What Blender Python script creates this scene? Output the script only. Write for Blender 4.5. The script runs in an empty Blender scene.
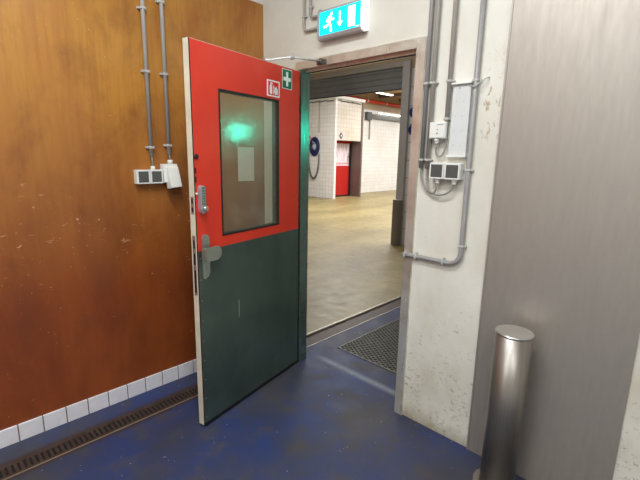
import bpy, bmesh, math, random
from mathutils import Vector, Matrix
random.seed(7)
SC = bpy.context.scene
COL = SC.collection
PI = math.pi

# ------------------------------------------------------------------ colours / materials
def lin(c):
    def f(v):
        v /= 255.0
        return v/12.92 if v <= .04045 else ((v+.055)/1.055)**2.4
    return (f(c[0]), f(c[1]), f(c[2]), 1)

class Mat:
    def __init__(s, name):
        s.m = bpy.data.materials.new(name); s.m.use_nodes = True
        s.t = s.m.node_tree; s.n = s.t.nodes; s.l = s.t.links
        s.b = s.n['Principled BSDF']
        s._c = None
    def node(s, typ, **kw):
        n = s.n.new(typ)
        for k, v in kw.items(): setattr(n, k, v)
        return n
    def inp(s, node, key, val):
        if hasattr(val, 'is_output') or isinstance(val, bpy.types.NodeSocket): s.l.new(val, node.inputs[key])
        else: node.inputs[key].default_value = val
    def coord(s, kind='Object'):
        tc = s.node('ShaderNodeTexCoord'); return tc.outputs[kind]
    def pos(s):
        g = s.node('ShaderNodeNewGeometry'); return g.outputs['Position']
    def mapping(s, vec, scale=(1,1,1), loc=(0,0,0), rot=(0,0,0)):
        m = s.node('ShaderNodeMapping'); s.l.new(vec, m.inputs[0])
        m.inputs['Scale'].default_value = scale; m.inputs['Location'].default_value = loc; m.inputs['Rotation'].default_value = rot
        return m.outputs[0]
    def noise(s, vec, scale, detail=4, rough=.55, dist=0):
        n = s.node('ShaderNodeTexNoise'); s.l.new(vec, n.inputs['Vector'])
        n.inputs['Scale'].default_value = scale; n.inputs['Detail'].default_value = detail
        n.inputs['Roughness'].default_value = rough; n.inputs['Distortion'].default_value = dist
        return n.outputs['Fac']
    def ramp(s, fac, a, b, lo=0.0, hi=1.0):
        r = s.node('ShaderNodeMapRange'); s.l.new(fac, r.inputs[0])
        r.inputs[1].default_value = a; r.inputs[2].default_value = b
        r.inputs[3].default_value = lo; r.inputs[4].default_value = hi
        return r.outputs[0]
    def math(s, op, a, b=0.0):
        m = s.node('ShaderNodeMath', operation=op); s.inp(m, 0, a); s.inp(m, 1, b); return m.outputs[0]
    def mix(s, fac, a, b):
        m = s.node('ShaderNodeMix', data_type='RGBA'); s.inp(m, 0, fac); s.inp(m, 6, a); s.inp(m, 7, b); return m.outputs[2]
    def sep(s, vec):
        x = s.node('ShaderNodeSeparateXYZ'); s.l.new(vec, x.inputs[0]); return x.outputs
    def comb(s, x, y, z=0.0):
        c = s.node('ShaderNodeCombineXYZ'); s.inp(c, 0, x); s.inp(c, 1, y); s.inp(c, 2, z); return c.outputs[0]
    def bump(s, h, strength=.2, dist=.01):
        b = s.node('ShaderNodeBump'); s.l.new(h, b.inputs['Height'])
        b.inputs['Strength'].default_value = strength; b.inputs['Distance'].default_value = dist
        s.l.new(b.outputs[0], s.b.inputs['Normal'])
    def set(s, col=None, rough=None, metal=None, spec=None):
        if col is not None: s.inp(s.b, 'Base Color', col)
        if rough is not None: s.inp(s.b, 'Roughness', rough)
        if metal is not None: s.inp(s.b, 'Metallic', metal)
        if spec is not None: s.inp(s.b, 'Specular IOR Level', spec)
        return s

def plain(name, rgb, rough=.5, metal=0, var=.12, scale=18, spec=.5):
    """one colour with slight mottling"""
    M = Mat(name); c = lin(rgb); d = (c[0]*(1-var), c[1]*(1-var), c[2]*(1-var), 1)
    n = M.noise(M.coord(), scale, 4)
    M.set(M.mix(M.ramp(n, .35, .65), c, d), rough, metal, spec)
    return M.m

def emit(name, rgb, strength):
    M = Mat(name); M.set(lin(rgb), .4)
    M.b.inputs['Emission Color'].default_value = lin(rgb); M.b.inputs['Emission Strength'].default_value = strength
    return M.m

def steel(name, rgb, rough=.35, metal=.9, streak=(1,1,40), var=.25, dirt=None, bump=.03):
    M = Mat(name); c = lin(rgb); d = tuple(v*(1-var) for v in c[:3])+(1,)
    v = M.mapping(M.coord(), streak)
    n = M.noise(v, 6, 5, .6)
    col = M.mix(M.ramp(n, .3, .7), c, d)
    if dirt:
        n2 = M.noise(M.pos(), 3.0, 6, .65)
        col = M.mix(M.ramp(n2, .48, .72, 0, .8), col, lin(dirt))
    M.set(col, M.ramp(n, .2, .8, rough-.08, rough+.12), metal)
    if bump: M.bump(n, bump, .003)
    return M.m

def tiles(name, axes, size, col, grout, mort=.012, stain=None, rough=.3, off=(0, 0), stainamt=.5, brick=0.0):
    M = Mat(name); x, y, z = M.sep(M.pos())
    ax = {'x': x, 'y': y, 'z': z}
    v = M.comb(M.math('ADD', ax[axes[0]], off[0]), M.math('ADD', ax[axes[1]], off[1]))
    b = M.node('ShaderNodeTexBrick', offset=brick, squash=1.0)
    M.l.new(v, b.inputs['Vector'])
    b.inputs['Scale'].default_value = 1.0
    b.inputs['Brick Width'].default_value = size[0]; b.inputs['Row Height'].default_value = size[1]
    b.inputs['Mortar Size'].default_value = mort; b.inputs['Mortar Smooth'].default_value = .3
    c = lin(col); b.inputs['Color1'].default_value = c
    b.inputs['Color2'].default_value = tuple(q*.93 for q in c[:3])+(1,)
    b.inputs['Mortar'].default_value = lin(grout)
    colr = b.outputs['Color']
    if stain:
        n = M.noise(M.pos(), 1.1, 7, .65)
        colr = M.mix(M.ramp(n, .5, .75, 0, stainamt), colr, lin(stain))
    M.set(colr, rough)
    M.bump(M.math('SUBTRACT', 1.0, b.outputs['Fac']), .3, .003)
    return M.m

# brown wall: old orange-brown varnish with scuffs
def brown_wall_mat():
    M = Mat('brown varnished board'); p = M.pos(); s = M.sep(p)
    n1 = M.noise(M.mapping(p, (1, 1.6, .5)), 2.2, 5, .6, .4)
    n2 = M.noise(M.mapping(p, (1, 22, 1.2)), 2.0, 4, .6)
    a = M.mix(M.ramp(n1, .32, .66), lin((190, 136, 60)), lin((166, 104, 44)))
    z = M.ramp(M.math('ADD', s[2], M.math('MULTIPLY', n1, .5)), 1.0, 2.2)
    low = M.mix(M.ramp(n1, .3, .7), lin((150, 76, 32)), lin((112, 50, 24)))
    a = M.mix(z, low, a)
    a = M.mix(M.ramp(n2, .42, .75, 0, .22), a, lin((106, 54, 26)))
    n7 = M.noise(M.mapping(p, (1, 1, .7), (4, 1, 2)), 3.4, 6, .65, .3)
    a = M.mix(M.ramp(n7, .48, .68, 0, .5), a, lin((104, 54, 30)))
    # pale scuffs and chips around socket height and below
    n3 = M.noise(M.mapping(p, (1, 9, 34)), 1.6, 3, .5, 1.2)
    n4 = M.noise(p, 3.0, 3)
    band = M.math('MULTIPLY', M.ramp(s[2], .7, 1.0), M.ramp(s[2], 1.6, 1.25))
    sc = M.math('MULTIPLY', M.math('MULTIPLY', M.ramp(n3, .68, .73), M.ramp(n4, .48, .60)), band)
    a = M.mix(sc, a, lin((205, 170, 140)))
    n5 = M.noise(p, 55, 2)
    a = M.mix(M.math('MULTIPLY', M.ramp(n5, .70, .76), M.ramp(n4, .46, .58)), a, lin((196, 160, 130)))
    # dark bump mark
    M.set(a, M.ramp(n1, .3, .7, .28, .42))
    M.bump(n1, .05, .01)
    return M.m

def plaster_mat():
    M = Mat('off white painted plaster'); p = M.pos(); s = M.sep(p)
    n1 = M.noise(p, 1.7, 6, .6)
    col = M.mix(M.ramp(n1, .35, .7), lin((228, 225, 214)), lin((210, 206, 192)))
    # brown knocks and scrapes, dense near the floor
    n2 = M.noise(M.mapping(p, (18, 1, 26)), 2.0, 5, .75, .8)
    n3 = M.noise(p, 5, 4, .6)
    low = M.ramp(s[2], 1.0, .2, .0, 1.0)
    xfade = M.ramp(s[0], .75, .80)
    thr = M.math('SUBTRACT', n2, M.math('MULTIPLY', M.math('SUBTRACT', 1.0, low), .11))
    k = M.math('MULTIPLY', M.math('MULTIPLY', M.ramp(thr, .545, .60), M.ramp(n3, .40, .52)), M.ramp(s[2], 1.5, 1.0, .15, 1.0))
    col = M.mix(M.math('MULTIPLY', M.math('MULTIPLY', k, .75), xfade), col, lin((136, 116, 78)))
    # splash dirt at the base
    n4 = M.noise(M.mapping(p, (6, 1, 3)), 2.0, 5, .7)
    d = M.math('MULTIPLY', M.ramp(M.math('ADD', s[2], M.math('MULTIPLY', n4, -.18)), .0, -.12), .8)
    col = M.mix(d, col, lin((132, 112, 66)))
    n8 = M.noise(M.mapping(p, (1, 1, .6), (3, 1, 8)), 2.6, 6, .65)
    col = M.mix(M.math('MULTIPLY', M.math('MULTIPLY', M.ramp(n8, .5, .72, 0, .5), xfade), M.ramp(s[2], 1.4, .5, .2, 1)), col, lin((178, 164, 132)))
    # flaked brown patch and fine cracks high up near the wide pipe
    n5 = M.noise(M.mapping(p, (20, 1, 9), (0, 0, 0), (0, .5, 0)), 1.6, 5, .7, .5)
    px = M.math('MULTIPLY', M.ramp(s[0], 1.235, 1.26), M.ramp(s[0], 1.36, 1.31))
    pz = M.math('MULTIPLY', M.ramp(s[2], 1.62, 1.68), M.ramp(s[2], 2.1, 1.9))
    col = M.mix(M.math('MULTIPLY', M.math('MULTIPLY', px, pz), M.ramp(n5, .54, .6, 0, .7)), col, lin((150, 118, 80)))
    M.set(col, .42)
    M.bump(M.math('ADD', n1, M.math('MULTIPLY', n2, .15)), .25, .012)
    return M.m

def blue_floor_mat():
    M = Mat('worn blue floor coating'); p = M.pos(); s = M.sep(p)
    n1 = M.noise(p, 1.9, 6, .62, .3)
    n2 = M.noise(p, 5.5, 6, .65)
    col = M.mix(M.ramp(n1, .38, .62), lin((44, 58, 104)), lin((56, 58, 72)))
    col = M.mix(M.ramp(n2, .50, .70, 0, .85), col, lin((74, 68, 64)))
    n6 = M.noise(M.mapping(p, (1, 1, 1), (3.1, 7.7, 0)), 1.3, 4, .6)
    col = M.mix(M.ramp(n6, .48, .66, 0, .75), col, lin((74, 70, 66)))
    # brown dirt beside the drain along the left wall
    dz = M.math('ABSOLUTE', M.math('ADD', s[0], .19))
    col = M.mix(M.math('MULTIPLY', M.ramp(dz, .1, .06), M.math('MULTIPLY', M.ramp(s[1], .02, -.02), .9)), col, lin((62, 46, 40)))
    # pale grey strip across the doorway
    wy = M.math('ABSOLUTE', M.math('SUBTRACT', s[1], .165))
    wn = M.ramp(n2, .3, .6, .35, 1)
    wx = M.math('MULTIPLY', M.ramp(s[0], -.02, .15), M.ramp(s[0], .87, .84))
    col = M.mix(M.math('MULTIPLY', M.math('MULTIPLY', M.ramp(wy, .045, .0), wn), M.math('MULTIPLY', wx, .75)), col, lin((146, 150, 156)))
    # chips
    n3 = M.noise(p, 42, 2, .5)
    col = M.mix(M.ramp(n3, .725, .75, 0, .8), col, lin((170, 170, 165)))
    M.set(col, M.ramp(n2, .3, .7, .42, .62), 0, .28)
    M.bump(n2, .12, .01)
    return M.m

def concrete_mat():
    M = Mat('beige concrete hall floor'); p = M.pos()
    n1 = M.noise(M.mapping(p, (1, .45, 1)), 1.5, 7, .6, .3)
    n2 = M.noise(p, 7, 6, .7)
    col = M.mix(M.ramp(n1, .35, .68), lin((158, 141, 92)), lin((124, 110, 68)))
    col = M.mix(M.ramp(n2, .5, .75, 0, .5), col, lin((132, 118, 84)))
    n4 = M.noise(M.mapping(p, (1.0, .5, 1), (2, 5, 0)), .55, 4, .6)
    col = M.mix(M.ramp(n4, .5, .66, 0, .5), col, lin((134, 116, 82)))
    # hairline cracks
    v = M.node('ShaderNodeTexVoronoi', feature='DISTANCE_TO_EDGE')
    w = M.node('ShaderNodeVectorMath', operation='ADD'); M.l.new(p, w.inputs[0])
    nn = M.node('ShaderNodeTexNoise'); M.l.new(p, nn.inputs['Vector']); nn.inputs['Scale'].default_value = 2.5; nn.inputs['Detail'].default_value = 5
    M.l.new(nn.outputs['Color'], w.inputs[1]); M.l.new(w.outputs[0], v.inputs['Vector'])
    v.inputs['Scale'].default_value = .42
    cr = M.ramp(v.outputs['Distance'], .0015, .004, .75, 0)
    cr = M.math('MULTIPLY', cr, M.ramp(n4, .42, .5))
    col = M.mix(cr, col, lin((78, 68, 50)))
    jx = M.math('ABSOLUTE', M.math('SUBTRACT', M.sep(p)[1], 4.62))
    col = M.mix(M.ramp(jx, .022, .012, 0, .7), col, lin((96, 84, 62)))
    M.set(col, M.ramp(n2, .3, .7, .35, .55))
    M.bump(n2, .1, .01)
    return M.m

def red_paint():
    M = Mat('red door paint'); p = M.coord(); s = M.sep(p)
    n = M.noise(p, 3, 5)
    col = M.mix(M.ramp(n, .35, .65), lin((222, 58, 36)), lin((210, 50, 32)))
    n2 = M.noise(M.mapping(p, (10, 1, 3)), 7, 3, .5)
    col = M.mix(M.ramp(n2, .74, .78, 0, .6), col, lin((120, 40, 24)))
    M.set(col, M.ramp(n, .3, .7, .3, .42), 0, .5)
    return M.m

def door_sheet():
    M = Mat('grey green steel kick sheet'); p = M.coord(); s = M.sep(p)
    n = M.noise(M.mapping(p, (14, 1, .8)), 3.0, 5, .6)
    n2 = M.noise(p, 2.5, 4)
    col = M.mix(M.ramp(n2, .3, .7), lin((106, 124, 112)), lin((84, 98, 92)))
    col = M.mix(M.ramp(n, .55, .85, 0, .2), col, lin((74, 88, 84)))
    # two long pale scratches
    def mark(u0, z0, z1, wd):
        du = M.math('ABSOLUTE', M.math('SUBTRACT', s[0], u0))
        return M.math('MULTIPLY', M.ramp(du, wd, wd*.4), M.math('MULTIPLY', M.ramp(s[2], z0, z0+.02), M.ramp(s[2], z1, z1-.02)))
    col = M.mix(M.math('MULTIPLY', mark(.617, .57, .70, .005), .9), col, lin((190, 196, 188)))
    n3 = M.noise(M.mapping(p, (30, 1, 5)), 2, 2, .5)
    col = M.mix(M.ramp(n3, .76, .79, 0, .5), col, lin((160, 168, 160)))
    M.set(col, M.ramp(n, .2, .8, .32, .44), .68)
    M.bump(n, .03, .003)
    return M.m

def glass_mat():
    """clear pane with scuffed safety film"""
    M = Mat('scuffed safety glass'); p = M.coord()
    out = M.n['Material Output']; M.n.remove(M.b)
    tr = M.node('ShaderNodeBsdfTransparent'); tr.inputs[0].default_value = (.93, .96, .90, 1)
    gl = M.node('ShaderNodeBsdfGlossy'); gl.inputs['Roughness'].default_value = .04
    haze = M.node('ShaderNodeBsdfGlossy'); haze.inputs['Roughness'].default_value = .26; haze.inputs[0].default_value = (.9, .95, .92, 1)
    df = M.node('ShaderNodeBsdfDiffuse'); df.inputs[0].default_value = lin((205, 205, 180))
    fr = M.node('ShaderNodeFresnel'); gb = M.node('ShaderNodeNewGeometry'); M.l.new(M.ramp(gb.outputs['Backfacing'], 0, 1, 1.6, 1/1.6), fr.inputs['IOR'])
    a = M.node('ShaderNodeMixShader'); M.l.new(fr.outputs[0], a.inputs[0]); M.l.new(tr.outputs[0], a.inputs[1]); M.l.new(gl.outputs[0], a.inputs[2])
    n = M.noise(M.mapping(p, (2, 1, 2)), 3, 7, .6)
    z = M.sep(p)[2]
    up = M.ramp(z, 1.45, 1.8, .0, .05)
    hz = M.math('ADD', M.ramp(n, .45, .8, .03, .09), up)
    b = M.node('ShaderNodeMixShader'); M.l.new(hz, b.inputs[0]); M.l.new(a.outputs[0], b.inputs[1]); M.l.new(haze.outputs[0], b.inputs[2])
    c = M.node('ShaderNodeMixShader'); M.l.new(M.ramp(n, .45, .8, .05, .13), c.inputs[0]); M.l.new(b.outputs[0], c.inputs[1]); M.l.new(df.outputs[0], c.inputs[2])
    M.l.new(c.outputs[0], out.inputs[0])
    bp = M.node('ShaderNodeBump'); bp.inputs['Strength'].default_value = .35; bp.inputs['Distance'].default_value = .002
    M.l.new(M.noise(p, 28, 4, .7, .6), bp.inputs['Height'])
    M.l.new(bp.outputs[0], gl.inputs['Normal']); M.l.new(bp.outputs[0], haze.inputs['Normal'])
    return M.m

def shutter_mat():
    M = Mat('grey shutter slats'); p = M.pos(); s = M.sep(p)
    n = M.noise(p, 2.0, 5)
    col = M.mix(M.ramp(n, .3, .7), lin((122, 122, 120)), lin((104, 105, 106)))
    M.set(col, 0.5, .0)
    return M.m

def far_curtain():
    M = Mat('white strip window sheet'); p = M.pos(); s = M.sep(p)
    n = M.noise(M.mapping(p, (1, 9, 1.2)), 2.5, 4)
    col = M.mix(M.ramp(n, .42, .6), lin((240, 232, 238)), lin((214, 186, 196)))
    z = M.math('MULTIPLY', M.ramp(s[2], 1.30, 1.27), M.ramp(s[2], 1.2, 1.24))
    col = M.mix(M.math('MULTIPLY', z, .7), col, lin((214, 120, 120)))
    M.set(col, .4); return M.m

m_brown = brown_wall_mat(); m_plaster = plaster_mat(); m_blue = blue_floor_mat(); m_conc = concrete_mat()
m_red = red_paint(); m_sheet = door_sheet(); m_glass = glass_mat(); m_shutter = shutter_mat()
m_white = plain('white painted wall', (226, 224, 218), .5, var=.05, scale=2)
m_ceil = plain('white ceiling', (222, 222, 218), .6, var=.04, scale=2)
m_hallceil = plain('brown hall ceiling', (198, 166, 128), .7, var=.25, scale=1.5)
m_vest = plain('beige painted lintel wall', (196, 176, 148), .6, var=.15, scale=2)
m_frame = steel('brushed steel door frame', (228, 224, 212), .3, .68, (5, 5, .6), .08, (170, 150, 134), 0)
m_jamb = steel('brushed steel reveal', (124, 144, 136), .28, .85, (8, 8, 1), .08, None, 0)
m_clad = steel('brushed steel cladding', (176, 168, 158), .45, .6, (6, 6, 1), .1, None, 0)
m_post = steel('brushed steel post', (150, 144, 136), .36, .85, (30, 30, 1), .2)
m_zinc = plain('galvanised metal', (196, 195, 190), .4, .1, .25, 30)
m_pipe = plain('grey conduit', (168, 162, 154), .45, .0, .12, 6)
m_pipe_d = plain('cool grey conduit', (154, 152, 150), .42, .0, .12, 6)
m_cable = plain('grey cable', (150, 146, 138), .55, 0, .1, 10)
m_wplast = plain('white plastic', (232, 232, 226), .38, 0, .05, 12)
m_panelw = plain('white trunking plastic', (214, 216, 214), .42, 0, .06, 8)
m_flap = plain('charcoal plastic flap', (88, 88, 86), .45, 0, .12, 25)
m_dark = plain('black rubber', (22, 22, 22), .5, 0, .1, 10)
m_hole_shade = plain('recess shade black', (14, 13, 12), .8, 0, .1, 10)  # near-black colour painted in for the shade inside floor openings
m_cream = plain('cream door edge', (214, 204, 182), .45, 0, .14, 9)
m_chrome = plain('satin chrome', (196, 196, 194), .28, .85, .08, 12)
m_chromed = plain('dull lock body', (186, 182, 188), .35, .6, .12, 12)
m_alu = plain('satin aluminium', (176, 184, 174), .34, .8, .1, 12)
m_grate = plain('worn steel grate', (134, 130, 120), .5, .3, .3, 20)
m_drain = plain('rusty brown drain steel', (84, 66, 56), .55, .45, .35, 16)
m_rust = plain('rust brown channel steel', (72, 54, 44), .5, .3, .35, 7)
m_strip = steel('bright steel edge strip', (186, 178, 160), .4, .4, (1, 30, 1), .15)
m_gsign = plain('sign green', (12, 110, 74), .4, 0, .05, 5)
m_rsign = plain('sign red', (222, 30, 28), .4, 0, .05, 5)
m_bsign = plain('sign blue', (18, 52, 120), .4, 0, .05, 5)
m_wsign = plain('sign white', (240, 240, 238), .4, 0, .03, 5)
m_signcase = plain('sign housing plastic', (178, 172, 170), .35, 0, .04, 5)
m_cyan = emit('lit cyan sign face', (0, 214, 232), 1.15)
m_pict = emit('lit white pictogram', (240, 255, 255), 1.3)
m_endcap = emit('lit opal end cap', (250, 250, 250), .3)
m_tube = emit('lit fluorescent tube', (255, 252, 240), 9)
m_tubehall = emit('lit fluorescent tube in the hall', (255, 253, 242), 7)
m_greenlamp = emit('lit green lamp face', (60, 255, 218), 16)
m_redpipe = plain('red pipe paint', (206, 62, 44), .4, 0, .12, 6)
m_reddoor = plain('bright red door leaf', (186, 34, 28), .4, 0, .06, 3)
m_curtain = far_curtain()
m_reveal = plain('brown grey reveal', (118, 100, 96), .5, .2, .2, 2)
m_navy = plain('navy blue hose', (34, 44, 96), .45, 0, .2, 20)
m_chain = plain('grey plastic chain', (96, 96, 100), .5, 0, .2, 20)
m_tile = tiles('white far wall tiles', 'yz', (.2, .15), (240, 238, 236), (214, 206, 196), .006, (214, 196, 170), .3, stainamt=.3)
m_tilex = tiles('white block tiles', 'xz', (.15, .15), (240, 239, 237), (206, 200, 192), .006, (214, 196, 170), .3, stainamt=.25)
m_tilebig = tiles('white wall tiles by the shutter', 'xz', (.2, .3), (214, 210, 208), (140, 132, 128), .006, None, .35)
m_tilevest = tiles('white side wall tiles', 'yz', (.2, .3), (226, 224, 218), (150, 144, 138), .006, None, .35)
m_skirt = plain('white glazed skirting tile', (226, 222, 226), .25, 0, .08, 14)
m_paper = plain('white notice paper', (232, 236, 226), .6, 0, .04, 8)
m_groove = plain('dark mark', (80, 60, 40), .7)

# ------------------------------------------------------------------ geometry helpers
def nb(): return bmesh.new()

def merge(dst, src):
    me = bpy.data.meshes.new('tmp'); src.to_mesh(me); src.free(); dst.from_mesh(me); bpy.data.meshes.remove(me)

def box(bm, x0, x1, y0, y1, z0, z1, bev=0, seg=2):
    b = bmesh.new(); bmesh.ops.create_cube(b, size=1)
    for v in b.verts:
        v.co = Vector((x0+(v.co.x+.5)*(x1-x0), y0+(v.co.y+.5)*(y1-y0), z0+(v.co.z+.5)*(z1-z0)))
    if bev: bmesh.ops.bevel(b, geom=list(b.edges), offset=bev, segments=seg, affect='EDGES', profile=.7)
    merge(bm, b); return bm

def cyl(bm, a, b_, r, n=20, r2=None, bev=0):
    a = Vector(a); b_ = Vector(b_); d = b_-a; L = d.length
    t = bmesh.new(); bmesh.ops.create_cone(t, cap_ends=True, segments=n, radius1=r, radius2=r if r2 is None else r2, depth=L)
    if bev: bmesh.ops.bevel(t, geom=[e for e in t.edges if abs(e.verts[0].co.z-e.verts[1].co.z) < 1e-6], offset=bev, segments=2, affect='EDGES')
    q = Vector((0, 0, 1)).rotation_difference(d.normalized()).to_matrix().to_4x4()
    bmesh.ops.transform(t, matrix=Matrix.Translation((a+b_)/2) @ q, verts=t.verts)
    for f in t.faces: f.smooth = len(f.verts) == 4
    merge(bm, t); return bm

def tube(bm, pts, r, n=12, cap=True):
    pts = [Vector(p) for p in pts]; rings = []
    up = None
    for i, p in enumerate(pts):
        t = (pts[min(i+1, len(pts)-1)]-pts[max(i-1, 0)]).normalized()
        if up is None: up = t.orthogonal().normalized()
        up = (up-t*up.dot(t)).normalized(); w = t.cross(up)
        rings.append([bm.verts.new(p+(up*math.cos(2*PI*k/n)+w*math.sin(2*PI*k/n))*r) for k in range(n)])
    for a, b in zip(rings, rings[1:]):
        for k in range(n):
            f = bm.faces.new((a[k], a[(k+1) % n], b[(k+1) % n], b[k])); f.smooth = True
    if cap: bm.faces.new(rings[0][::-1]); bm.faces.new(rings[-1])
    return bm

def bez(p0, p1, p2, p3, n=14):
    p0, p1, p2, p3 = map(Vector, (p0, p1, p2, p3))
    return [p0*(1-t)**3+p1*3*t*(1-t)**2+p2*3*t*t*(1-t)+p3*t**3 for t in [i/n for i in range(n+1)]]

def prism(bm, poly, axis, a, b):
    """poly 2D extruded along axis from a to b. axis 'x': poly=(y,z); 'y': (x,z); 'z': (x,y)"""
    def P(u, v, w): return {'x': (w, u, v), 'y': (u, w, v), 'z': (u, v, w)}[axis]
    A = [bm.verts.new(P(u, v, a)) for u, v in poly]; B = [bm.verts.new(P(u, v, b)) for u, v in poly]
    bm.faces.new(A[::-1]); bm.faces.new(B)
    n = len(poly)
    for i in range(n): bm.faces.new((A[i], A[(i+1) % n], B[(i+1) % n], B[i]))
    return bm

def stroke(bm, pts, w, y0, y1):
    """thick 2D poly-line in the x-z plane, extruded y0..y1"""
    for (ax, az), (bx, bz) in zip(pts, pts[1:]):
        dx, dz = bx-ax, bz-az; L = math.hypot(dx, dz) or 1; nx, nz = -dz/L*w/2, dx/L*w/2
        prism(bm, [(ax+nx, az+nz), (bx+nx, bz+nz), (bx-nx, bz-nz), (ax-nx, az-nz)], 'y', y0, y1)
    for (ax, az) in pts: disc(bm, ax, az, w/2, y0, y1, 10)
def disc(bm, x, z, r, y0, y1, n=24):
    prism(bm, [(x+r*math.cos(2*PI*k/n), z+r*math.sin(2*PI*k/n)) for k in range(n)], 'y', y0, y1)

def link(name, bm, mat, parent=None, loc=None, absolute=True, label=None):
    """bm in world coordinates (absolute) or in the parent's own coordinates"""
    bmesh.ops.recalc_face_normals(bm, faces=bm.faces)
    if parent is not None:
        off = Vector((0, 0, 0))
        if absolute:
            q = parent
            while q is not None: off += q.location; q = q.parent
        if loc is None: loc = Vector((0, 0, 0))
        bmesh.ops.translate(bm, vec=-off, verts=bm.verts)
    else:
        if loc is None:
            xs = [v.co for v in bm.verts]
            loc = Vector(((min(c.x for c in xs)+max(c.x for c in xs))/2, (min(c.y for c in xs)+max(c.y for c in xs))/2, min(c.z for c in xs)))
        bmesh.ops.translate(bm, vec=-Vector(loc), verts=bm.verts)
    me = bpy.data.meshes.new(name); bm.to_mesh(me); bm.free(); me.materials.append(mat)
    o = bpy.data.objects.new(name, me); COL.objects.link(o)
    if parent is not None: o.parent = parent
    o.location = loc
    if label: o['label'] = label
    return o

def tag(o, label, cat, group=None, kind=None):
    o['label'] = label; o['category'] = cat
    if group: o['group'] = group
    if kind: o['kind'] = kind
    return o
def thing(name, label, cat, loc, rz=0, group=None, kind=None):
    o = bpy.data.objects.new(name, None); COL.objects.link(o); o.location = loc; o.rotation_euler = (0, 0, rz)
    o.empty_display_size = .1
    return tag(o, label, cat, group, kind)
def struct(name, bm, mat, label, cat='wall'):
    return tag(link(name, bm, mat), label, cat, kind='structure')

# ------------------------------------------------------------------ the setting
XL = -.418           # brown wall
OX = .872            # door opening, right side of the clear width
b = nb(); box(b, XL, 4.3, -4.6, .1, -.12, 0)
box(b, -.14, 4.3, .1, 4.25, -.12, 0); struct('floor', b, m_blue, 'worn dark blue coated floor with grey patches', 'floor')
b = nb(); box(b, -14, -.31, .1, 20, -.12, 0); box(b, -.31, 4.3, 4.25, 20, -.12, 0)
struct('floor', b, m_conc, 'beige stained concrete floor of the hall beyond the doorway', 'floor')
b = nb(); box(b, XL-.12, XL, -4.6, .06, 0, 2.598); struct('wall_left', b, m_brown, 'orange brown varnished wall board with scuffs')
b = nb(); box(b, XL-.12, XL, -4.6, .06, 2.6, 3.3); struct('wall_left', b, m_white, 'plain white wall band above the brown board')
b = nb()
box(b, XL, -.04, 0, .06, 0, 3.3); box(b, -.04, .925, 0, .06, 2.165, 3.3); box(b, .925, 4.3, 0, .06, 0, 3.3)
struct('wall_back', b, m_plaster, 'off white scuffed plaster wall around the steel door frame')
b = nb(); box(b, XL-.12, 4.42, -4.72, -4.6, 0, 3.3); struct('wall_front', b, m_white, 'white wall facing the doorway')
b = nb(); box(b, 4.3, 4.42, -4.6, .06, 0, 3.3); struct('wall_right', b, m_white, 'white side wall far from the door')
b = nb(); box(b, XL-.12, 4.42, -4.72, .06, 3.3, 3.4); struct('ceiling', b, m_ceil, 'white ceiling of the blue floored room', 'ceiling')

# skirting tiles: one band of separate white tiles with dark joints
b = nb()
for k in range(40):
    y1 = min(.0225-.1155*k, -.002); y0 = .0225-.1155*(k+1)+.005
    box(b, XL+.0005, XL+.012, y0, y1, .0, .098, .0015, 1)
sk = struct('baseboard_left', b, m_skirt, 'row of white skirting tiles under the brown wall', 'skirting')
b = nb(); box(b, XL+.0003, XL+.008, -4.6, -.002, .0, .096); link('grout', b, m_groove, sk)

# vestibule behind the door wall
b = nb(); box(b, 1.10, 1.2, .06, 4.25, 0, 3.6); struct('wall_right', b, m_tilevest, 'white tiled side wall just behind the doorway')
b = nb(); box(b, -6.2, -6.1, .06, 4.25, 0, 3.6); struct('wall_left', b, m_tilevest, 'white tiled side wall far behind the doorway')
b = nb(); box(b, -6.1, -.42, -.04, .06, 0, 3.6); box(b, -.42, 1.2, .0605, .064, 2.2, 3.6)
struct('wall_front', b, m_white, 'white wall behind the brown wall corner')
b = nb(); box(b, -1.885, 1.2, 4.26, 4.4, 0, 3.0); struct('wall_back', b, m_tilebig, 'white tiled wall beside the roller shutter')
b = nb(); box(b, -6.2, -5.4, 4.26, 4.4, 0, 3.0); struct('wall_back', b, m_tilebig, 'white tiled wall past the far end of the roller shutter')
b = nb(); box(b, -6.2, 1.2, 4.26, 4.4, 3.0, 4.6); struct('wall_back', b, m_vest, 'beige wall above the roller shutter')
b = nb(); box(b, -6.2, 1.2, .064, 4.26, 3.6, 3.7); struct('ceiling', b, m_hallceil, 'brown ceiling behind the doorway', 'ceiling')

# hall beyond
b = nb(); box(b, -9.3, -9.0, 9.2, 20, 0, 3.45); struct('wall_left', b, m_tile, 'long white tiled wall at the far side of the hall')
b = nb(); box(b, -9.3, -9.0, 9.2, 20, 3.45, 4.5); struct('wall_left', b, m_vest, 'greyish wall band above the far white tiles')
b = nb(); box(b, -14.1, -14, 4.4, 20, 0, 4.6); struct('wall_left', b, m_white, 'white wall behind the tiled block')
b = nb(); box(b, 4.2, 4.3, 4.4, 20, 0, 4.6); struct('wall_right', b, m_white, 'white side wall of the hall')
b = nb(); box(b, -14, 4.3, 20, 20.1, 0, 4.6); struct('wall_back', b, m_white, 'white end wall of the hall')
b = nb(); box(b, 1.2, 4.3, 4.28, 4.4, 0, 4.6); box(b, -14, -6.2, 4.28, 4.4, 0, 4.6); struct('wall_front', b, m_white, 'white wall either side of the shutter wall')
b = nb(); box(b, -14.1, 4.3, 4.4, 20.1, 4.1, 4.2)
hc = struct('ceiling', b, m_hallceil, 'brown boarded hall ceiling', 'ceiling')
for k in range(10):
    b = nb(); y = 5.2+k*1.55; box(b, -14, 4.2, y, y+.12, 3.98, 4.1)
    tag(link('ceiling_beam', b, m_reveal), 'dark cross beam under the brown hall ceiling', 'beam', 'beams of the hall ceiling', 'structure')

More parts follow.
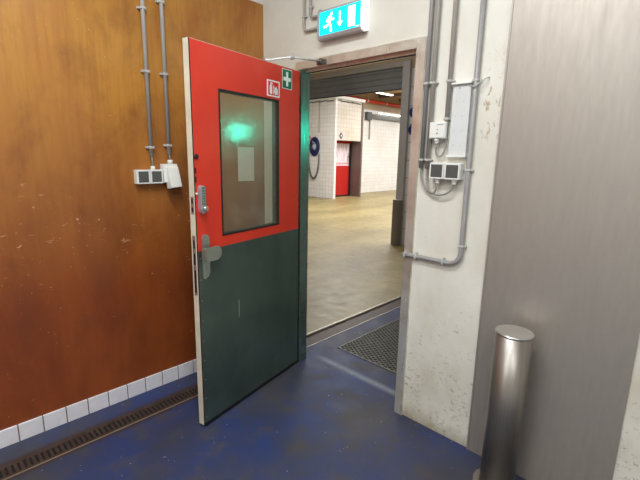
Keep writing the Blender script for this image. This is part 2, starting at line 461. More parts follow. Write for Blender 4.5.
# tiled block with red door
b = nb(); box(b, -14, -8.0, 9.15, 9.25, 0, 3.5)
struct('wall_front', b, m_tilex, 'white tiled face of the block carrying the blue hose coil')
m_tilecream = tiles('cream block tiles', 'yz', (.15, .15), (222, 212, 200), (184, 172, 158), .006, (190, 176, 140), .3, stainamt=.5)
b = nb(); box(b, -8.12, -8.0, 9.25, 10.6, 2.09, 3.5); box(b, -9.0, -8.0, 10.6, 10.68, 0, 3.5)
struct('wall_right', b, m_tilecream, 'white tiled face above the recessed red door')
b = nb(); box(b, -8.55, -8.002, 10.585, 10.599, 0, 2.09); box(b, -8.55, -8.12, 9.27, 10.585, 2.09, 2.12)
struct('trim_1', b, m_reveal, 'brown grey steel reveal of the recessed red door', 'trim')
b = nb(); box(b, -8.03, -7.97, 10.6, 10.69, 0, 3.5); struct('trim_2', b, m_reveal, 'dark steel corner strip of the tiled block', 'trim')
b = nb(); box(b, -14, -7.93, 9.08, 9.2, 3.5, 3.6); box(b, -8.12, -7.93, 9.2, 10.72, 3.5, 3.6); box(b, -14, -8.12, 9.2, 10.72, 3.5, 3.56)
struct('trim_3', b, plain('bright white coping', (250, 250, 248), .4), 'bright white coping along the top of the tiled block', 'trim')

def slab_parts(t):
    b = nb(); box(b, -8.46, -8.43, 9.28, 10.56, .06, 1.17); link('lower_panel', b, m_reddoor, t)
    b = nb(); box(b, -8.46, -8.43, 9.28, 10.56, 2.0, 2.09); box(b, -8.46, -8.43, 9.28, 9.42, 1.17, 2.0); link('top_panel', b, m_reddoor, t)
    b = nb(); box(b, -8.455, -8.437, 9.42, 10.47, 1.17, 2.0); link('window_sheet', b, m_curtain, t, label='white sheet with pinkish streaks')
    b = nb(); box(b, -8.46, -8.42, 10.47, 10.56, .06, 2.0); link('gap_shade_strip', b, m_dark, t)  # black strip stands in for the shaded gap beside the leaf
    b = nb(); box(b, -8.47, -8.425, 9.28, 10.56, .0, .06); link('kick_strip', b, m_dark, t)
    b = nb(); cyl(b, (-8.43, 10.40, 1.5), (-8.36, 10.40, 1.5), .012); box(b, -8.37, -8.35, 10.38, 10.42, 1.35, 1.65, .004); link('door_handle', b, m_dark, t)
t = thing('door_2', 'red door with a white window sheet recessed in the tiled block', 'door', (-8.445, 9.9, 0), kind='structure'); slab_parts(t)

# steel door frame: one profile swept round three sides (face, rebate, reveal)
b = nb(); FT = 2.165
prism(b, [(-.058, 2.115), (OX, 2.115), (OX, 0), (.925, 0), (.925, FT), (-.058, FT)], 'y', -.012, -.0005)
box(b, OX+.0005, .88, 0, .07, 0, 2.10); box(b, .853, OX+.0005, .03, .07, 0, 2.09)
box(b, 0.0, OX, 0, .07, 2.1155, 2.125); box(b, 0, .853, .03, .07, 2.098, 2.1155)
fr = struct('trim_4', b, m_frame, 'brushed steel frame around the open red and grey door', 'door frame')
b = nb(); box(b, -.058, 0, -.012, -.0005, 0, 2.1145); box(b, -.012, 0, -.0005, .066, 0, 2.1145)
link('hinge_jamb', b, m_jamb, fr)
b = nb(); box(b, .0, .85, .0285, .0305, 2.090, 2.098); link('seal', b, m_dark, fr)

# ------------------------------------------------------------------ the open door (own coordinates: x along leaf, y out of the seen face)
ANG = 4.9180; YH = -.0303; W = .92; TH = .045
D = thing('door_1', 'open red and grey steel door with window, keypad and exit hardware', 'door', (0, YH, 0), ANG, kind='structure')
def dp(name, bm, mat, par=D, label=None): return link(name, bm, mat, par, absolute=False, label=label)
U0, U1, Z0, Z1 = .222, .738, 1.103, 1.892
b = nb()
for (a0, a1, c0, c1) in ((0, W-.004, .012, Z0), (0, W-.004, Z1, 2.098), (0, U0, Z0, Z1), (U1, W-.004, Z0, Z1)):
    box(b, a0, a1, -TH, 0, c0, c1)
dp('leaf', b, m_red, label='red painted upper part')
b = nb(); box(b, .002, W-.004, 0, .0018, .024, 1.044); box(b, .002, W-.004, -TH-.0018, -TH, .024, 1.044); dp('kick_sheet', b, m_sheet, label='dull grey green metal lower sheet')
b = nb(); box(b, W-.004, W, -TH+.001, -.004, .012, 2.098); box(b, 0, W, -TH+.001, -.004, 2.098, 2.101)
edge = dp('latch_edge', b, m_cream, label='cream edge with lock plates')
b = nb(); box(b, W-.003, W+.0006, -.004, .0, .012, 2.10); dp('edge_seal', b, m_dark)
b = nb(); box(b, .0, W, -.004, .004, .008, .026); box(b, 0, W, -TH, -.004, .008, .012); dp('bottom_seal', b, m_dark)
def plate(z0, z1, slots):
    b = nb(); box(b, W, W+.0012, -.034, -.012, z0, z1); p = dp('strike_plate', b, m_chrome, edge)
    for a, c in slots:
        b = nb(); box(b, W+.0008, W+.0018, -.029, -.017, a, c); dp('bolt_slot', b, m_dark, edge)
plate(1.245, 1.335, ((1.255, 1.28), (1.30, 1.325)))
plate(.80, 1.13, ((1.06, 1.105), (.97, 1.03), (.815, .94)))
for k in range(9):
    b = nb(); cyl(b, (.903, .0015, .06+.118*k), (.903, .0028, .06+.118*k), .0032, 8); dp('rivet', b, m_chrome)
# window: gasket frame both sides, pane
def ring(b, y0, y1, w):
    for (a0, a1, c0, c1) in ((U0, U1, Z0, Z0+w), (U0, U1, Z1-w, Z1), (U0, U0+w, Z0+w, Z1-w), (U1-w, U1, Z0+w, Z1-w)):
        box(b, a0, a1, y0, y1, c0, c1, .001, 1)
b = nb(); ring(b, -TH-.003, .003, .010); dp('window_gasket', b, m_dark, label='black rubber window gasket')
b = nb(); box(b, U0+.009, U1-.009, -.014, -.009, Z0+.009, Z1-.009); dp('window_pane', b, m_glass, label='scuffed wired looking glass pane')
# hinges on the jamb side
for z in (.25, 1.05, 1.88):
    b = nb(); cyl(b, (-.006, -TH-.006, z-.05), (-.006, -TH-.006, z+.05), .009, 14); dp('hinge', b, m_zinc)
# keypad lock
def sh(b, du=.025, dz=.006):
    bmesh.ops.translate(b, vec=(du, 0, dz), verts=b.verts); return b
b = nb()
prof = [(.844+.0, 1.262), (.848, 1.247), (.861, 1.240), (.874, 1.247), (.878, 1.262), (.878, 1.370), (.872, 1.383), (.861, 1.388), (.850, 1.383), (.844, 1.370)]
prism(b, prof, 'y', 0, .027); bmesh.ops.bevel(b, geom=[e for e in b.edges if all(v.co.y > .02 for v in e.verts)], offset=.004, segments=2, affect='EDGES')
kp = dp('keypad_lock', sh(b), m_chromed, label='grey metal push button keypad lock')
b = nb(); box(b, .847, .8745, .0265, .0282, 1.288, 1.380, .001, 1); dp('button_panel', sh(b), plain('grey green keypad panel', (98, 124, 110), .4, .3), kp)
for r in range(6):
    for c in (-1, 1):
        b = nb(); cyl(b, (.861+c*.0065, .026, 1.300+r*.0135), (.861+c*.0065, .030, 1.300+r*.0135), .0035, 10); dp('button', sh(b), m_chrome, kp)
b = nb(); cyl(b, (.856, .026, 1.268), (.856, .034, 1.268), .010, 16); cyl(b, (.856, .034, 1.268), (.856, .042, 1.268), .0145, 20, bev=.003); dp('knob', sh(b), m_chrome, kp)
b = nb(); cyl(b, (.913, 0, 1.352), (.913, .008, 1.352), .0055, 12); dp('cap_bolt', b, m_wplast)
b = nb(); cyl(b, (.906, 0, 1.54), (.906, .010, 1.54), .014, 20, bev=.003); dp('door_stop_cap', b, m_dark, label='small black round cap at the leading edge')
for z in (1.47, 1.425): 
    b = nb(); box(b, .909, .916, 0, .004, z-.014, z+.014, .001); dp('edge_clip', b, m_dark)
# long plate with paddle handle
b = nb(); pl = [(.868+.024*math.cos(a), 1.108+.024*math.sin(a)) for a in [PI*k/12 for k in range(13)]]+[(.868-.024, .92), (.868-.024+.010, .898), (.868+.024-.012, .886), (.868+.024, .892)]
prism(b, pl, 'y', 0.0018, .010); hp = dp('handle_plate', b, m_alu, label='long rounded satin metal lock plate')
b = nb(); pd = [(.904, .992), (.904, 1.066), (.825, 1.068), (.808, 1.062), (.797, 1.050), (.793, 1.03), (.797, 1.01), (.808, .997), (.825, .990)]
prism(b, pd, 'y', .040, .052); bmesh.ops.bevel(b, geom=[e for e in b.edges], offset=.003, segments=2, affect='EDGES')
box(b, .866, .902, .010, .044, 1.0, 1.058, .003); dp('handle_grip', b, m_alu, hp, label='flat rounded pull grip')
# stickers
def sheet(b, u0, u1, z0, z1, y0, y1): box(b, u0, u1, y0, y1, z0, z1)
b = nb(); sheet(b, .086, .190, 1.968, 2.088, 0, .0015); s1 = dp('first_aid_sign', b, m_gsign, label='green square sign with white cross')
b = nb(); box(b, .127, .149, .0015, .0022, 1.985, 2.071); box(b, .100, .127, .0015, .0022, 2.017, 2.039); box(b, .149, .176, .0015, .0022, 2.017, 2.039)
for (a0, a1, c0, c1) in ((.086, .190, 1.968, 1.972), (.086, .190, 2.084, 2.088), (.086, .090, 1.972, 2.084), (.186, .190, 1.972, 2.084)): box(b, a0, a1, .0015, .0019, c0, c1)
dp('white_cross', b, m_wsign, s1)
b = nb(); sheet(b, .216, .338, 1.905, 2.000, 0, .0015); s2 = dp('fire_extinguisher_sign', b, m_wsign, label='white edged red fire equipment sign')
b = nb(); box(b, .226, .328, .0015, .0020, 1.913, 1.992); dp('red_field', b, m_rsign, s2)
b = nb()
box(b, .295, .312, .002, .0026, 1.920, 1.965, .003, 1) if False else box(b, .290, .314, .002, .0026, 1.920, 1.960)
disc(b, .302, 1.964, .012, .002, .0026, 14); stroke(b, [(.303, 1.972), (.303, 1.984), (.288, 1.980)], .008, .002, .0026)
box(b, .236, .262, .002, .0026, 1.920, 1.948); disc(b, .249, 1.948, .013, .002, .0026, 14); stroke(b, [(.248, 1.95), (.248, 1.962), (.262, 1.956), (.266, 1.930)], .007, .002, .0026)
stroke(b, [(.274, 1.922), (.276, 1.935), (.272, 1.945), (.276, 1.968)], .007, .002, .0026)
dp('fire_symbols', b, m_wsign, s2)
# closer: body on the hidden face, arm over the top edge to the frame
b = nb(); box(b, .16, .40, -TH-.055, -TH, 2.025, 2.075, .006); cl = dp('door_closer', b, m_chromed, label='overhead closer with jointed chrome arm')
def w2d(p):
    p = Vector(p)-Vector((0, YH, 0)); c, s = math.cos(-ANG), math.sin(-ANG)
    return (p.x*c-p.y*s, p.x*s+p.y*c, p.z)
b = nb(); P0 = (.27, -TH-.028, 2.075); P1 = (.27, -TH-.028, 2.125); P2 = w2d((.115, -.20, 2.143)); P3 = w2d((.192, -.028, 2.138))
cyl(b, P0, (P1[0], P1[1], 2.132), .012, 14)
def bar(b, p, q, w, h):
    p = Vector(p); q = Vector(q); d = (q-p).normalized(); s = Vector((0, 0, 1)).cross(d).normalized()*w/2; u = d.cross(s).normalized()*h/2
    vs = [[b.verts.new(c+s*i+u*j) for i, j in ((1, 1), (-1, 1), (-1, -1), (1, -1))] for c in (p, q)]
    b.faces.new(vs[0][::-1]); b.faces.new(vs[1])
    for k in range(4): b.faces.new((vs[0][k], vs[0][(k+1) % 4], vs[1][(k+1) % 4], vs[1][k]))
bar(b, P1, P2, .016, .007); dp('lower_arm', b, m_chrome, cl)
b = nb(); tube(b, [P2, P3], .0065, 10); cyl(b, (P2[0], P2[1], P2[2]-.012), (P2[0], P2[1], P2[2]+.016), .011, 14); dp('upper_arm', b, m_zinc, cl)
b = nb(); f0 = w2d((.155, -.02, 2.133)); f1 = w2d((.228, -.02, 2.133)); bar(b, f0, f1, .016, .026); cyl(b, (P3[0], P3[1], 2.122), (P3[0], P3[1], 2.152), .012, 12); dp('arm_bracket', b, plain('dark bracket metal', (104, 98, 92), .4, .4), cl)

# ------------------------------------------------------------------ conduits and boxes
def saddle(parent, x, z, r, wall='y', wv=0.0, horiz=False):
    """two-bolt saddle round a pipe on the wall plane"""
    b = nb(); g = r+.006
    if wall == 'y':
        if horiz:
            box(b, x-.006, x+.006, wv-.009-2*r, wv-.0005, z-r-.0015, z+r+.0015, .002, 1); box(b, x-.004, x+.004, wv-.008, wv-.0005, z-g, z+g)
            for s in (-1, 1): cyl(b, (x, wv-.018, z+s*g), (x, wv-.006, z+s*g), .006, 8)
        else:
            box(b, x-r-.0015, x+r+.0015, wv-.009-2*r, wv-.0005, z-.006, z+.006, .002, 1); box(b, x-g, x+g, wv-.008, wv-.0005, z-.004, z+.004)
            for s in (-1, 1): cyl(b, (x+s*g, wv-.017, z), (x+s*g, wv-.004, z), .0055, 8)
    else:
        box(b, wv+.0005, wv+.010+2*r, x-r-.003, x+r+.003, z-.008, z+.008, .002, 1); box(b, wv+.0005, wv+.009, x-g-.008, x+g+.008, z-.006, z+.006, .001, 1)
        for s in (-1, 1): cyl(b, (wv+.006, x+s*g, z), (wv+.019, x+s*g, z), .007, 8)
    return link('pipe_clamp', b, m_zinc, parent)
def pipe_y(name, label, pts, r, mat, clamps=(), group=None):
    t = thing(name, label, 'conduit', (pts[0][0], -r-.008, pts[-1][1] if len(pts[0]) == 2 else 0), group=group)
    b = nb(); tube(b, [(p[0], (-r-.008 if len(p) == 2 else p[1]), p[-1]) for p in pts], r, 14); link('pipe', b, mat, t)
    for c in clamps: saddle(t, c[0], c[1], r, horiz=len(c) > 2)
    return t
def arc(cx, cz, r, a0, a1, n=10): return [(cx+r*math.cos(math.radians(a0+(a1-a0)*k/n)), cz+r*math.sin(math.radians(a0+(a1-a0)*k/n))) for k in range(n+1)]
A = pipe_y('conduit', 'grey conduit hugging the door frame edge, feeding the wider socket cable', [(.951, 3.298), (.951, 1.50)], .0115, m_pipe_d, ((.951, 1.93), (.951, 1.545)))
B_ = pipe_y('conduit', 'grey conduit one step from the door frame, ending above the double switch', [(.988, 3.298), (.988, 1.50)], .0115, m_pipe, ((.988, 1.93), (.988, 1.545)))
C_ = pipe_y('conduit', 'grey conduit passing between the small white box and the white panel', [(1.0795, 3.298), (1.0795, 1.66)], .0115, m_pipe, ((1.0795, 1.93), (1.0795, 1.75)))
Dp = pipe_y('conduit', 'thick grey conduit bending at knee height towards the door frame', [(1.215, 3.298), (1.215, 1.08)]+arc(1.150, 1.08, .065, 0, -90)[1:]+[(.925, 1.014), (.870, 1.014)], .0120, m_pipe_d, ((1.215, 1.92), (1.215, 1.50), (1.215, 1.115), (1.12, 1.014, 1), (.955, 1.014, 1), (.885, 1.014, 1)))
b = nb(); tube(b, [(1.19, -.036, 1.895), (1.215, -.040, 1.89), (1.24, -.036, 1.905), (1.262, -.02, 1.925), (1.27, -.004, 1.93)], .003, 8)
link('wire_tie', b, m_zinc, Dp)
# cables below: A -> socket 2, B -> socket 1, C -> junction box
def cable(name, pts, r, parent):
    b = nb(); tube(b, pts, r, 10); return link(name, b, m_cable, parent)
cable('cable', bez((.951, -.02, 1.51), (.945, -.02, 1.33), (1.135, -.03, 1.34), (1.15, -.03, 1.425), 20), .0055, A)
cable('cable', bez((.988, -.02, 1.51), (.975, -.02, 1.36), (1.06, -.03, 1.34), (1.058, -.03, 1.425), 18), .0055, B_)
cable('cable', bez((1.0795, -.02, 1.67), (1.10, -.022, 1.53), (1.02, -.026, 1.54), (1.038, -.03, 1.625), 18), .0055, C_)

def gland(x, z, parent, y=-.03, up=False, r=.0105):
    b = nb(); s = 1 if up else -1
    cyl(b, (x, y, z), (x, y, z+s*.012), r+.004, 8); cyl(b, (x, y, z+s*.010), (x, y, z+s*.026), r, 16, bev=.002)
    return link('cable_gland', b, m_wplast, parent)

# junction / alarm box
t = thing('junction_box', 'small square white box with two indicator dots, cable looped beneath', 'junction box', (1.045, 0, 1.65))
b = nb(); box(b, 1.000, 1.088, -.045, -.0005, 1.652, 1.735, .004); link('box_body', b, m_wplast, t)
b = nb(); box(b, 1.004, 1.084, -.049, -.045, 1.656, 1.731, .003); link('box_lid', b, m_wplast, t)
for q in ((1.697, .003), (1.678, .004)):
    b = nb(); cyl(b, (1.046, -.0505, q[0]), (1.046, -.049, q[0]), q[1], 10); link('indicator', b, m_flap, t)
b = nb(); box(b, 1.045, 1.078, -.0498, -.049, 1.720, 1.722); link('printed_line', b, m_flap, t)
gland(1.038, 1.652, t)
# white trunking panel
t = thing('trunking_panel', 'tall narrow white plastic panel beside the thick grey conduit', 'panel', (1.145, 0, 1.56))
b = nb(); box(b, 1.100, 1.192, -.018, -.0005, 1.572, 1.908, .002, 1); link('panel_body', b, m_panelw, t)
b = nb(); box(b, 1.094, 1.197, -.032, -.0005, 1.908, 1.918, .002, 1); link('end_lip', b, m_wplast, t)
b = nb(); box(b, 1.094, 1.197, -.030, -.0005, 1.560, 1.572, .002, 1); link('end_lip', b, m_wplast, t)
for z in (1.62, 1.69, 1.76, 1.83):
    for x in (1.122, 1.160):
        b = nb(); cyl(b, (x, -.0195, z), (x, -.018, z), .0025, 8); link('screw', b, m_zinc, t)
b = nb(); cyl(b, (1.135, -.021, 1.893), (1.135, -.018, 1.893), .005, 10); link('screw', b, m_zinc, t)
# double switch/socket
def gang(parent, x0, x1, z0, z1, y=-.052, body=m_wplast):
    b = nb(); box(b, x0, x1, y+.006, -.0005, z0, z1, .006, 3); link('housing', b, body, parent)
    b = nb(); w = .007
    for (a0, a1, c0, c1) in ((x0+.002, x1-.002, z0+.002, z0+.002+w), (x0+.002, x1-.002, z1-.002-w, z1-.002), (x0+.002, x0+.002+w, z0+.004, z1-.004), (x1-.002-w, x1-.002, z0+.004, z1-.004)):
        box(b, a0, a1, y, y+.008, c0, c1, .002, 2)
    link('rim', b, body, parent)
    b = nb(); box(b, x0+.009, x1-.009, y+.001, y+.010, z0+.009, z1-.009, .004, 2); f = link('flap', b, m_flap, parent, label='dark grey hinged cover')
    b = nb()
    for k in range(5): box(b, x0+.014, x1-.014, y, y+.002, z0+.02+k*.010, z0+.022+k*.010)
    link('ridge', b, m_flap, f)
t = thing('double_switch', 'white double switch with dark grey covers, cables looping up beneath it', 'switch', (1.10, 0, 1.449))
gang(t, 1.018, 1.100, 1.449, 1.532); gang(t, 1.102, 1.186, 1.449, 1.532)
gland(1.058, 1.449, t); gland(1.150, 1.449, t)

# exit sign with its two feeds
t = thing('exit_sign', 'lit cyan emergency exit sign with running figure, arrow and door above the frame', 'exit sign', (.37, 0, 2.25))
pr = [(-.0005, 2.262), (-.030, 2.250), (-.052, 2.256), (-.0600, 2.270), (-.0625, 2.34), (-.0600, 2.408), (-.050, 2.420), (-.0005, 2.424)]
b = nb(); prism(b, pr, 'x', .206, .532); link('sign_housing', b, m_signcase, t)
pr2 = [(-.0005, 2.256), (-.034, 2.243), (-.058, 2.250), (-.067, 2.268), (-.070, 2.34), (-.067, 2.412), (-.055, 2.427), (-.0005, 2.430)]
b = nb(); prism(b, pr2, 'x', .195, .207); link('end_cap', b, m_signcase, t)
b = nb(); prism(b, [(y*.93, 2.34+(z-2.34)*.94) for y, z in pr2], 'x', .532, .541); link('end_cap', b, m_endcap, t, label='bright lit opal end cap')
fz = [(2.274, -.0612), (2.305, -.0632), (2.34, -.0640), (2.375, -.0632), (2.404, -.0612)]
b = nb(); poly = [(y, z) for z, y in fz]+[(-.0595, 2.404), (-.0595, 2.274)]; prism(b, poly, 'x', .210, .528); face = link('sign_face', b, m_cyan, t)
b = nb(); y0, y1 = -.0655, -.0638
disc(b, .311, 2.381, .0085, y0, y1, 16)
stroke(b, [(.303, 2.366), (.290, 2.332)], .021, y0, y1)          # torso
stroke(b, [(.303, 2.366), (.286, 2.362), (.272, 2.344)], .0095, y0, y1)   # rear arm
stroke(b, [(.305, 2.364), (.314, 2.348), (.328, 2.350)], .0095, y0, y1)   # front arm
stroke(b, [(.290, 2.331), (.272, 2.318), (.250, 2.316)], .0125, y0, y1)    # rear leg
stroke(b, [(.291, 2.331), (.306, 2.318), (.303, 2.292), (.310, 2.288)], .0125, y0, y1)  # front leg
link('running_figure', b, m_pict, face); b = nb()
stroke(b, [(.377, 2.378), (.377, 2.322)], .0115, y0, y1)
prism(b, [(.355, 2.326), (.399, 2.326), (.377, 2.298)], 'y', y0, y1)
link('down_arrow', b, m_pict, face)
b = nb(); box(b, .440, .492, y0, y1, 2.284, 2.392); link('door_symbol', b, m_pict, face)
b = nb(); box(b, .496, .524, y0, y1, 2.277, 2.280); link('fine_print_line', b, m_pict, face)
pipe_y('conduit', 'thin grey conduit rising from the lower corner of the exit sign', [(.022, 3.298), (.022, 2.375)]+arc(.056, 2.375, .034, 180, 270)[1:]+[(.194, 2.341)], .0085, m_pipe, ((.022, 2.43),))
pipe_y('conduit', 'thin grey conduit curving into the upper side of the exit sign', [(.082, 3.298), (.082, 2.44)]+arc(.112, 2.44, .030, 180, 270)[1:]+[(.194, 2.410)], .0085, m_pipe_d, ((.082, 2.475),))

# brown wall: two conduits, double socket, angled socket, notice
def pipe_x(label, y, z0, zc, r, clamps, cable_to):
    t = thing('conduit', label, 'conduit', (XL, y, zc))
    b = nb(); tube(b, [(XL+.010+r, y, 3.298), (XL+.010+r, y, z0)], r, 14); link('pipe', b, m_pipe, t)
    for c in clamps: saddle(t, y, c, r, wall='x', wv=XL)
    b = nb(); tube(b, [(XL+.012+r, y, z0+.02), (XL+.03, y, zc)], .0052, 10); link('cable', b, m_cable, t)
    return t
pipe_x('grey conduit on the brown wall ending above the double socket', -.885, 1.53, 1.468, .0125, (2.36, 2.02, 1.585), 0)
pipe_x('grey conduit on the brown wall ending above the angled white socket', -.772, 1.545, 1.505, .0125, (2.42, 2.02, 1.60), 0)
def gang_x(parent, y0, y1, z0, z1):
    X = XL+.052
    b = nb(); box(b, XL+.0005, X-.006, y0, y1, z0, z1, .006, 3); link('housing', b, m_wplast, parent)
    b = nb(); w = .007
    for (a0, a1, c0, c1) in ((y0+.002, y1-.002, z0+.002, z0+.002+w), (y0+.002, y1-.002, z1-.002-w, z1-.002), (y0+.002, y0+.002+w, z0+.004, z1-.004), (y1-.002-w, y1-.002, z0+.004, z1-.004)):
        box(b, X-.008, X, a0, a1, c0, c1, .002, 2)
    link('rim', b, m_wplast, parent)
    b = nb(); box(b, X-.010, X-.001, y0+.009, y1-.009, z0+.009, z1-.009, .004, 2); link('flap', b, m_flap, parent, label='dark grey hinged cover')
t = thing('double_socket', 'white double socket with grey covers on the brown wall', 'socket', (XL, -.91, 1.366))
gang_x(t, -.992, -.913, 1.368, 1.452); gang_x(t, -.911, -.832, 1.368, 1.452)
b = nb(); cyl(b, (XL+.03, -.885, 1.450), (XL+.03, -.885, 1.474), .013, 12, bev=.002); link('cable_gland', b, m_wplast, t)
t = thing('angled_socket', 'white power socket with slanted lower mouth on the brown wall', 'socket', (XL, -.77, 1.33))
b = nb(); box(b, XL+.0005, XL+.05, -.826, -.735, 1.372, 1.486, .005, 3); link('housing', b, m_wplast, t)
b = nb()
q = bmesh.new(); box(q, -.036, .036, -.02, .045, -.075, .055, .009, 3)
for v in q.verts: v.co = Vector((v.co.y, -v.co.x, v.co.z))
bmesh.ops.transform(q, matrix=Matrix.Translation((XL+.040, -.772, 1.408)) @ Matrix.Rotation(math.radians(-12), 4, 'Y') @ Matrix.Rotation(math.radians(4), 4, 'X'), verts=q.verts)
merge(b, q); link('socket_mouth', b, m_wplast, t, label='tilted white lidded outlet')
q = bmesh.new(); box(q, -.028, .028, -.012, .038, -.078, -.072)
for v in q.verts: v.co = Vector((v.co.y, -v.co.x, v.co.z))
bmesh.ops.transform(q, matrix=Matrix.Translation((XL+.040, -.772, 1.408)) @ Matrix.Rotation(math.radians(-12), 4, 'Y') @ Matrix.Rotation(math.radians(4), 4, 'X'), verts=q.verts)
b = nb(); merge(b, q); box(b, XL+.1, XL+.1015, -.755, -.735, 1.385, 1.392) if False else None; link('opening', b, m_dark, t)
b = nb(); cyl(b, (XL+.03, -.772, 1.485), (XL+.03, -.772, 1.512), .016, 12, bev=.002); link('cable_gland', b, m_wplast, t)
b = nb(); box(b, XL+.0006, XL+.003, -.242, -.10, 1.36, 1.605); tag(link('notice_sheet', b, m_paper), 'blank white notice sheet on the wall behind the door window', 'notice')

# ------------------------------------------------------------------ floor items
# slotted drain along the brown wall
t = thing('drain_channel', 'long rusty slotted drain set in the floor along the brown wall', 'drain', (-.19, -2.3, 0))
b = nb()
DX0, DX1 = -.247, -.135
box(b, DX0, DX0+.028, -4.55, -.12, .0005, .005); box(b, DX1-.014, DX1, -4.55, -.12, .0005, .005)
y = -4.55
while y < -.13:
    box(b, DX0+.028, DX1-.014, y, y+.013, .0005, .005); y += .0255
link('slotted_cover', b, m_drain, t)
b = nb(); box(b, DX0+.010, DX1-.010, -4.54, -.125, .0003, .0015); link('trough_shade_sheet', b, m_hole_shade, t)  # flat black sheet laid on the floor as the shade between the slots
b = nb(); box(b, DX1, DX1+.006, -4.55, -.12, .0005, .004); link('edge_strip', b, plain('tan edge strip', (150, 132, 108), .5, .2, .2, 20), t, label='thin tan metal edge')
# mesh grate
t = thing('floor_grate', 'black expanded metal floor grate just inside the doorway', 'grate', (.5, .8, 0))
GX0, GX1, GY0, GY1 = .045, .86, .385, 1.62
b = nb()
box(b, GX0, GX1, GY0, GY0+.008, .0005, .006); box(b, GX0, GX1, GY1-.008, GY1, .0005, .006); box(b, GX0, GX0+.008, GY0, GY1, .0005, .006); box(b, GX1-.008, GX1, GY0, GY1, .0005, .006)
def gbar(b, x0, y0, x1, y1, w=.0042):
    dx, dy = x1-x0, y1-y0; L = math.hypot(dx, dy); nx, ny = -dy/L*w/2, dx/L*w/2
    prism(b, [(x0+nx, y0+ny), (x1+nx, y1+ny), (x1-nx, y1-ny), (x0-nx, y0-ny)], 'z', .001, .0055)
# diamond lattice, clipped to the frame
def clip(x0, y0, x1, y1):
    t0, t1 = 0.0, 1.0; dx, dy = x1-x0, y1-y0
    for p, q in ((-dx, x0-GX0), (dx, GX1-x0), (-dy, y0-GY0), (dy, GY1-y0)):
        if abs(p) < 1e-9:
            if q < 0: return None
        else:
            r = q/p
            if p < 0: t0 = max(t0, r)
            else: t1 = min(t1, r)
    return None if t0 >= t1 else (x0+t0*dx, y0+t0*dy, x0+t1*dx, y0+t1*dy)
sl = .62
for s in (-1, 1):
    c = -3.0
    while c < 5:
        k = clip(-1, c-s*sl, 3, c+3*s*sl)
        if k and math.hypot(k[2]-k[0], k[3]-k[1]) > .005: gbar(b, *k)
        c += .037
link('lattice', b, m_grate, t)
b = nb(); box(b, GX0+.004, GX1-.004, GY0+.004, GY1-.004, .0002, .001); link('pit_shade_sheet', b, m_hole_shade, t)  # thin black sheet, shade of the hollow put into its colour
# door track / threshold channel running away between blue floor and concrete
b = nb(); box(b, -.31, -.14, .1, 4.25, -.12, -.012); tc = struct('trim_5', b, m_rust, 'rust brown steel channel between blue floor and beige concrete', 'floor channel')
b = nb(); box(b, -.325, -.305, .1, 4.25, -.01, .004); link('edge_strip', b, m_strip, tc, label='bright steel edge')
b = nb(); box(b, -.141, -.134, .1, 4.25, -.01, .002); link('edge_strip', b, m_strip, tc, label='bright steel edge')
# cladding and bollards
b = nb(); box(b, 1.342, 1.98, -.010, -.0005, 0, 3.298); box(b, 1.342, 1.350, -.014, -.010, 0, 3.298)
struct('trim_7', b, m_clad, 'grey steel cladding sheet at the end of the plaster wall', 'cladding')
def bollard(x, y, r, h, label, n=32):
    t = thing('steel_bollard', label, 'bollard', (x, y, 0))
    b = nb(); cyl(b, (x, y, .008), (x, y, h-.006), r, n); link('post', b, m_post, t)
    b = nb(); cyl(b, (x, y, h-.010), (x, y, h), r+.003, n, bev=.003); link('cap', b, m_chrome, t, label='pale rim cap')
    b = nb(); cyl(b, (x, y, .0005), (x, y, .008), r+.03, n); link('base_plate', b, m_post, t)
bollard(1.558, -.15, .078, .80, 'round brushed steel bollard in front of the grey cladding')
m_guard = steel('dull brown steel guard', (128, 116, 106), .45, .5, (30, 30, 1), .2)
t = thing('shutter_guard', 'half round steel guard post at the foot of the roller shutter', 'bollard', (-2.02, 4.11, 0))
b = nb(); prism(b, [(-1.955+.095*math.cos(a), 4.199+.10*math.sin(a)) for a in [PI+PI*k/14 for k in range(15)]], 'z', 0.004, .81)
link('post', b, m_guard, t)
b = nb(); prism(b, [(-1.955+.099*math.cos(a), 4.199+.104*math.sin(a)) for a in [PI+PI*k/14 for k in range(15)]], 'z', .81, .82); link('cap', b, m_zinc, t)

# ------------------------------------------------------------------ roller shutter
m_post_g = steel('grey shutter post', (172, 168, 164), .5, .3, (1, 30, 1), .1)
t = thing('roller_shutter', 'grey roller shutter nearly fully raised in its steel portal', 'roller shutter', (-3.7, 4.2, 0))
b = nb(); box(b, -2.015, -1.875, 4.2, 4.2595, 0, 3.12); link('guide_post', b, m_post_g, t)
b = nb(); box(b, -5.55, -5.39, 4.2, 4.2595, 0, 3.12); link('guide_post', b, m_post_g, t)
b = nb(); box(b, -5.39, -2.015, 4.2, 4.2595, 3.035, 3.12); link('header', b, steel('grey shutter header', (164, 158, 150), .5, .3, (1, 1, 30), .1, (180, 160, 136)), t)
b = nb()
zs = 3.05
for k in range(4):
    z1 = 3.075-k*.100; z0 = z1-.094
    prism(b, [(4.262, z0), (4.250, z0+.004), (4.247, z0+.012), (4.247, z1-.012), (4.250, z1-.004), (4.262, z1)], 'x', -5.39, -2.015)
    box(b, -5.39, -2.015, 4.255, 4.265, z0-.008, z0)
link('slat_curtain', b, m_shutter, t)
b = nb(); box(b, -5.39, -2.015, 4.235, 4.27, 2.672, 2.688); link('bottom_bar', b, m_dark, t)

